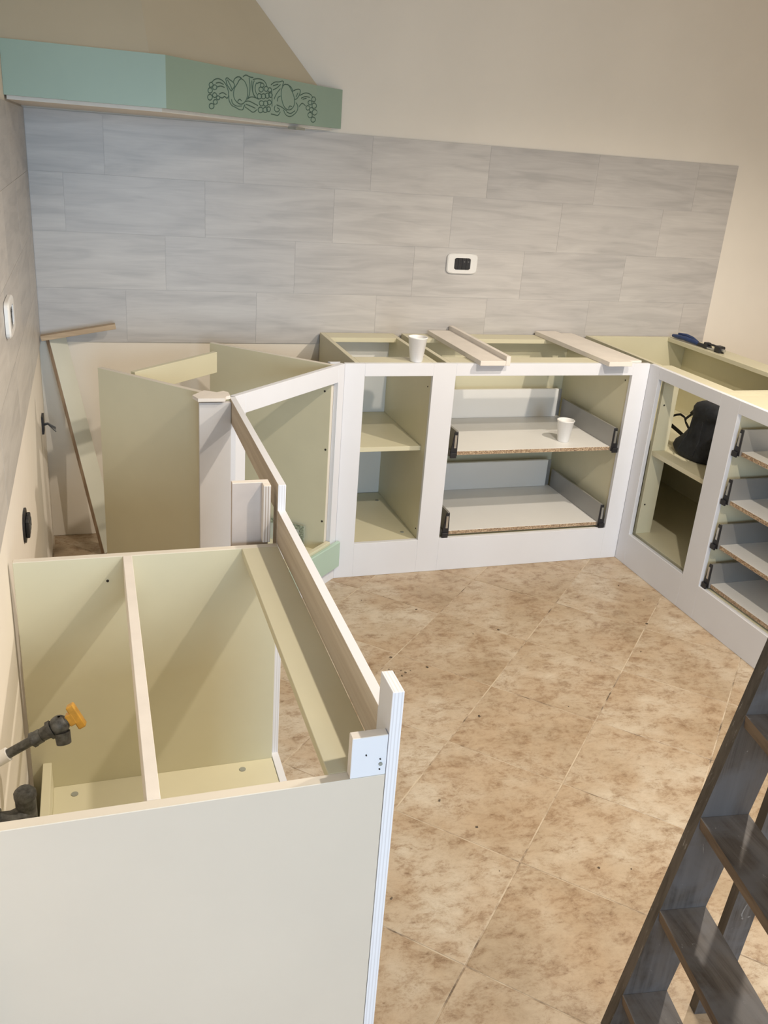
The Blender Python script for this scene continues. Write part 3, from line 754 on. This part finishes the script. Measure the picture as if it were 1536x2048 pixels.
plate('white cover plate with four black modules on the grey tiled back wall', (1.684, -0.0006, 1.149), 0, 0.138, 0.083, 4)
plate('white cover plate with black insert on the left wall tiles, cut by picture edge', (0.0006, -1.325, 1.145), R(-90) + math.pi, 0.15, 0.085, 3)

lo_ = thing('socket_insert', 'uncovered black socket insert low on the bare left wall', 'socket', (-0.0055, -1.29, 0.600))
mb = MB(); pts = []
for k in range(20):
    a = 2 * math.pi * k / 20; c, s_ = math.cos(a), math.sin(a)
    pts.append((0.056 * math.copysign(abs(c) ** .8, c), 0.041 * math.copysign(abs(s_) ** .8, s_)))
mb.add([(-0.0055, -1.29 + a, 0.600 + b) for a, b in pts] + [(-0.001, -1.29 + a, 0.600 + b) for a, b in pts], [tuple(range(20, 40))] + [(k, (k + 1) % 20, 20 + (k + 1) % 20, 20 + k) for k in range(20)])
build('mounting_ring', mb, M_black, lo_)
for k in range(3):
    y0 = -1.29 - 0.036 + k * 0.024
    m_ = build('module', bx(-0.001, 0.009, y0 + .001, y0 + .023, 0.577, 0.623, bev=0.002), M_black, lo_)
    build('contact', bx(0.009, 0.0105, y0 + .008, y0 + .016, 0.590, 0.612), m_lampgrey, m_)
lw = thing('wire_outlet', 'small dark back box with loose wires near the back corner of the left wall', 'wire outlet', (-0.0055, -0.215, 0.54))
build('back_box', bx(-0.0055, 0.002, -0.245, -0.185, 0.515, 0.580, bev=0.002), M_black, lw)
for k, (dy, dz) in enumerate(((0, 0), (0.008, -0.006), (-0.006, 0.004))):
    build('wire', MB().tube([(0.002, -0.215 + dy, 0.545 + dz), (0.015, -0.22 + dy, 0.550 + dz), (0.028, -0.225, 0.540 + dz), (0.042, -0.23, 0.530 + dz * 1.6)], 0.0022, 6), m_lampgrey, lw)

# ---------------------------------------------------------------- gas valve and lower pipe stub at the left wall
gv = thing('gas_valve', 'grey pipe with ball valve and orange handle sticking out of the left wall', 'valve', (0.0, -2.2, 0.56))
p0 = Vector((-0.0055, -2.205, 0.553)); p1 = Vector((0.135, -2.200, 0.626)); ax = (p1 - p0).normalized()
q = lambda s_: p0 + ax * s_
build('pipe', MB().tube([q(0), q(0.075)], 0.0085, 14), M_pipe, gv)
build('wall_sleeve', MB().tube([q(0), q(0.022)], 0.0125, 14), M_plastic, gv)
build('collar', MB().tube([q(0.066), q(0.072), q(0.073), q(0.084)], [0.0135, 0.0135, 0.0125, 0.0125], 6), M_pipe, gv)
build('union_nut', MB().tube([q(0.0842), q(0.098), q(0.0982), q(0.106)], [0.0115, 0.0125, 0.0165, 0.0165], 6), M_pipe, gv)
bc = q(0.118)
mb = MB(); prof = [(0.0025 if i in (0, 10) else 0.0175 * math.sin(math.pi * i / 10), -0.0175 * math.cos(math.pi * i / 10)) for i in range(11)]
mb.lathe(prof, bc, 18); 
build('valve_body', mb, M_pipe, gv)
build('outlet_stub', MB().tube([bc + Vector((0.004, -0.006, -0.010)), bc + Vector((0.006, -0.012, -0.030))], [0.0135, 0.0125], 14), M_pipe, gv)
hc = bc + ax * 0.014
build('stem', MB().tube([bc + ax * 0.012, bc + ax * 0.0175], 0.010, 10), M_pipe, gv)
uh = Vector((-0.35, 0.25, 0.9)).normalized(); uh = (uh - ax * uh.dot(ax)).normalized(); wh = ax.cross(uh)
def obx(c, axes, hs, bev=0.002):
    b = MB().box(-hs[0], hs[0], -hs[1], hs[1], -hs[2], hs[2], bev=bev)
    mt = Matrix((axes[0], axes[1], axes[2])).transposed()
    b.v = [tuple(Vector(c) + mt @ Vector(v)) for v in b.v]; return b
mb = obx(hc + ax * 0.009, (ax, uh, wh), (0.007, 0.011, 0.009))
b_ = obx(hc + ax * 0.018, (ax, uh, wh), (0.007, 0.023, 0.0085)); mb.add(b_.v, b_.f)
build('handle', mb, M_orange, gv)['label'] = 'worn orange lever handle'
pe = thing('pipe_elbow', 'dusty grey capped pipe elbow low against the left wall beneath the gas valve', 'pipe', (0.04, -2.29, 0.50))
build('vertical_stub', MB().tube([(0.043, -2.285, 0.485), (0.043, -2.285, 0.532)], 0.0165, 18), M_pipe, pe)
build('cap', MB().tube([(0.043, -2.285, 0.5322), (0.043, -2.285, 0.542), (0.043, -2.285, 0.548)], [0.018, 0.018, 0.013], 12), M_pipe, pe)
build('elbow', MB().tube([(0.043, -2.285, 0.500), (0.036, -2.292, 0.496), (0.018, -2.296, 0.497), (-0.0055, -2.298, 0.500)], [0.0172, 0.020, 0.0165, 0.0165], 14), M_pipe, pe)
build('wall_flange', MB().tube([(-0.0055, -2.298, 0.500), (0.004, -2.298, 0.500)], [0.023, 0.021], 14), M_pipe, pe)

# ---------------------------------------------------------------- leaning board and batten in the corner
bd = Vector((0.0265, -0.052, 0.826)); bt = Vector((0.184, -0.215, 0.006))
dl = (bt - bd).normalized(); nrm = Vector((0.68, -0.73, 0.0)); nrm = (nrm - dl * nrm.dot(dl)).normalized(); acr = nrm.cross(dl).normalized()
if acr.x < 0: acr = -acr
Lb = (bt - bd).length
mb = MB().box(0, 0.080, -0.010, 0.010, 0, Lb, mi={'-a': 1, '': 0})
mt = Matrix((acr, nrm, dl)).transposed()
mb.v = [tuple(bd + mt @ Vector(v)) for v in mb.v]
tag(build('leaning_board', mb, [M_lean, M_edgeb], loc=tuple(bt)), 'long cream board with brown plywood edge leaning diagonally in the back left corner', 'board')
s0, s1 = Vector((0.006, -0.075, 0.835)), Vector((0.272, -0.075, 0.883))
dd = (s1 - s0).normalized()
mb = obx((s0 + s1) / 2, (dd, Vector((0, 1, 0)), dd.cross(Vector((0, 1, 0)))), ((s1 - s0).length / 2, 0.016, 0.0095), 0.001)
tag(build('batten', mb, M_batten, loc=tuple(s0)), 'short raw wood batten balanced across the top of the leaning cream board', 'batten')

# ---------------------------------------------------------------- pliers on the right cabinet's rear rail
pz = ZT + 0.010
pn = thing('locking_pliers', 'blue-handled clamp pliers lying on the rear rail of the right cabinet', 'pliers', (2.77, -0.2, ZT))
build('handle_grip', MB().tube([(2.762, -0.050, pz + .003), (2.762, -0.075, pz + .004), (2.768, -0.130, pz + .006), (2.772, -0.185, pz + .004), (2.776, -0.225, pz)], [0.007, 0.0095, 0.0105, 0.010, 0.0075], 10), M_blue, pn)
build('handle_grip', MB().tube([(2.785, -0.060, pz + .012), (2.790, -0.110, pz + .016), (2.790, -0.160, pz + .012), (2.786, -0.205, pz + .004)], [0.006, 0.0075, 0.0075, 0.006], 10), M_blue, pn)
build('bar', MB().tube([(2.777, -0.215, pz), (2.781, -0.270, pz - .001), (2.785, -0.300, pz)], [0.009, 0.008, 0.008], 8), M_black, pn)
build('pivot_block', bx(2.772, 2.798, -0.287, -0.262, ZT + .0005, ZT + .028, bev=0.003), M_black, pn)
build('jaw', MB().tube([(2.782, -0.287, pz + .012), (2.786, -0.315, pz + .014), (2.790, -0.340, pz + .012)], 0.0045, 8), M_black, pn)
build('jaw', MB().tube([(2.778, -0.287, pz - .003), (2.784, -0.318, pz - .004), (2.790, -0.345, pz - .004)], 0.0045, 8), M_zinc, pn)
build('jaw_pad', bx(2.774, 2.806, -0.375, -0.335, ZT + .0005, ZT + .029, bev=0.004), M_black, pn)
build('screw_tip', MB().tube([(2.790, -0.375, pz + .004), (2.790, -0.390, pz + .004)], 0.007, 8), M_zinc, pn)

# ---------------------------------------------------------------- black bag on the corner shelf
bg = thing('backpack', 'small black backpack standing on the shelf of the right corner cabinet', 'backpack', (2.47, -0.765, 0.508))
BX, BY, BZ = 2.492, -0.768, 0.5085
prof = [(0.000, 0.035, 0.80), (0.008, 0.042, 1.0), (0.025, 0.048, 1.10), (0.050, 0.042, 1.08), (0.080, 0.018, 0.95), (0.115, 0.004, 0.84), (0.155, 0.0, 0.80), (0.180, 0.0, 0.78), (0.184, 0.0, 0.84), (0.205, 0.0, 0.83), (0.222, 0.0, 0.74), (0.233, 0.0, 0.55), (0.237, 0.0, 0.25)]
N = 36; vs = []; mb = MB()
for z, sh_, s_ in prof:
    for k in range(N):
        a = 2 * math.pi * k / N; c, s2 = math.cos(a), math.sin(a)
        wob = 1 + 0.025 * math.sin(3 * a + z * 40) + 0.018 * math.sin(7 * a - z * 60)
        rx, ry = 0.070 * min(s_, .95) * wob, 0.105 * s_ * wob
        vs.append((BX + rx * math.copysign(abs(c) ** .75, c), BY + sh_ + ry * math.copysign(abs(s2) ** .75, s2), BZ + z))
fs = [tuple(range(N - 1, -1, -1)), tuple(range((len(prof) - 1) * N, len(prof) * N))]
for i in range(len(prof) - 1):
    for k in range(N): fs.append((i * N + k, i * N + (k + 1) % N, (i + 1) * N + (k + 1) % N, (i + 1) * N + k))
mb.add(vs, fs, 0, True)
build('body', mb, M_bag, bg)
for dy in (-0.03, 0.03):
    build('side_fold', MB().tube([(BX - 0.066, BY + dy, BZ + 0.17), (BX - 0.072, BY + dy * 1.3, BZ + 0.10), (BX - 0.080, BY + dy * 1.6 + .02, BZ + 0.03)], 0.003, 6), M_bag, bg)
ln = (0.8, -0.6, 0)
build('strap', MB().ribbon([(BX, -0.700, 0.722), (BX - .01, -0.690, 0.700), (BX - .01, -0.672, 0.688), (BX - .01, -0.651, 0.667), (BX - .01, -0.630, 0.648), (BX, -0.606, 0.634)], 0.012, 0.003, ln), M_strap, bg)
build('strap', MB().ribbon([(BX, -0.612, 0.632), (BX, -0.595, 0.640), (BX, -0.570, 0.643), (BX, -0.545, 0.634), (BX, -0.525, 0.624)], 0.009, 0.003, ln), M_strap, bg)
build('strap', MB().ribbon([(BX, -0.600, 0.636), (BX, -0.612, 0.622), (BX, -0.630, 0.610), (BX, -0.648, 0.596), (BX, -0.665, 0.578)], 0.020, 0.003, ln), M_strap, bg)
build('strap', MB().ribbon([(BX, -0.640, 0.556), (BX, -0.610, 0.566), (BX, -0.570, 0.574), (BX, -0.525, 0.582)], 0.018, 0.003, ln), M_strap, bg)
build('buckle', obx((BX - .012, -0.660, 0.677), (Vector((0, .7, -.7)), Vector((1, 0, 0)), Vector((0, .7, .7))), (0.013, 0.004, 0.008), 0.001), M_black, bg)

# ---------------------------------------------------------------- wooden step ladder, bottom right
ld = thing('step_ladder', 'old dark grey wooden step ladder spotted with paint, bottom right corner', 'ladder', (1.25, -2.75, 0))
lang = R(-10); lv = Vector((math.cos(lang), math.sin(lang), 0)); lu = Vector((math.sin(lang), -math.cos(lang), 0))   # climb direction / toward the camera
LO = Vector((1.29, -2.58, 0))
P3 = lambda a, b, z: LO + lv * a + lu * b + Vector((0, 0, z))
def lean(z): return -0.2177 + 0.156 * z          # front edge of the front uprights, along lv
LW = 0.47; ZTOP = 1.30
def upright(b0, b1, w, f, z1, mats, name):
    mb = MB()
    def ring(z): return [P3(f(z), b0, z), P3(f(z) + w, b0, z), P3(f(z) + w, b1, z), P3(f(z), b1, z)]
    lo, hi = ring(0.0), ring(z1)
    mb.add(lo + hi, [(3, 2, 1, 0), (4, 5, 6, 7), (0, 1, 5, 4), (1, 2, 6, 5), (2, 3, 7, 6), (3, 0, 4, 7)], [0, 0, 0, 0, 0, 1])
    return build(name, mb, mats, ld)
upright(0.004, 0.030, 0.088, lean, ZTOP, [M_ladV, M_ladB], 'front_upright')
upright(LW, LW + 0.026, 0.088, lean, ZTOP, [M_ladV, M_ladB], 'front_upright')
rl = lambda z: -0.018 + 0.062 * z
upright(-0.022, 0.0, 0.052, rl, 1.22, [M_ladV, M_ladB], 'rear_leg')
upright(LW, LW + 0.022, 0.052, rl, 1.22, [M_ladV, M_ladB], 'rear_leg')
for k, z in enumerate((0.108, 0.319, 0.531, 0.743, 0.955, 1.167)):
    a0 = lean(z) - 0.001; w = 0.089
    mb = MB(); th = 0.024
    lo = [P3(a0 + .003, 0.0305, z - th), P3(a0 + w, 0.0305, z - th), P3(a0 + w, LW - .0005, z - th), P3(a0 + .003, LW - .0005, z - th)]
    hi = [P3(a0, 0.0305, z), P3(a0 + w, 0.0305, z + 0.004), P3(a0 + w, LW - .0005, z + 0.004), P3(a0, LW - .0005, z)]
    mb.add(lo + hi, [(3, 2, 1, 0), (4, 5, 6, 7), (0, 1, 5, 4), (1, 2, 6, 5), (2, 3, 7, 6), (3, 0, 4, 7)], [0, 0, 0, 0, 0, 1])
    build('tread', mb, [M_ladY, M_ladBy], ld)
mb = MB()
a0 = lean(ZTOP) - 0.02
mb.hull([P3(a0, -0.04, ZTOP + .0005), P3(a0 + .20, -0.04, ZTOP + .0005), P3(a0 + .20, LW + .04, ZTOP + .0005), P3(a0, LW + .04, ZTOP + .0005),
         P3(a0, -0.04, ZTOP + .022), P3(a0 + .20, -0.04, ZTOP + .022), P3(a0 + .20, LW + .04, ZTOP + .022), P3(a0, LW + .04, ZTOP + .022)])
build('top_platform', mb, M_ladY, ld)
mb = MB()
mb.hull([P3(rl(.85) + .02, 0.0005, .83), P3(rl(.85) + .04, 0.0005, .83), P3(rl(.85) + .04, LW - .0005, .83), P3(rl(.85) + .02, LW - .0005, .83),
         P3(rl(.9) + .02, 0.0005, .88), P3(rl(.9) + .04, 0.0005, .88), P3(rl(.9) + .04, LW - .0005, .88), P3(rl(.9) + .02, LW - .0005, .88)])
build('rear_brace', mb, M_ladY, ld)

# ---------------------------------------------------------------- crumbs on the floor
mb = MB(); rnd = random.Random(11)
for k in range(34):
    if k < 10: x, y = rnd.gauss(1.10, 0.03), rnd.gauss(-1.27 + .0, 0.03)
    else: x, y = rnd.uniform(0.65, 2.25), rnd.uniform(-2.3, -0.62)
    s_ = rnd.uniform(0.0012, 0.0032); a = rnd.uniform(0, 3.14)
    mb.box(-s_ * rnd.uniform(1, 2), s_, -s_, s_ * .6, 0.0, s_ * 0.8, o=(x, y), ang=a, bev=0)
tag(build('crumbs', mb, M_crumb), 'tiny dark crumbs and splinters scattered over the beige floor tiles', 'debris', kind='stuff')
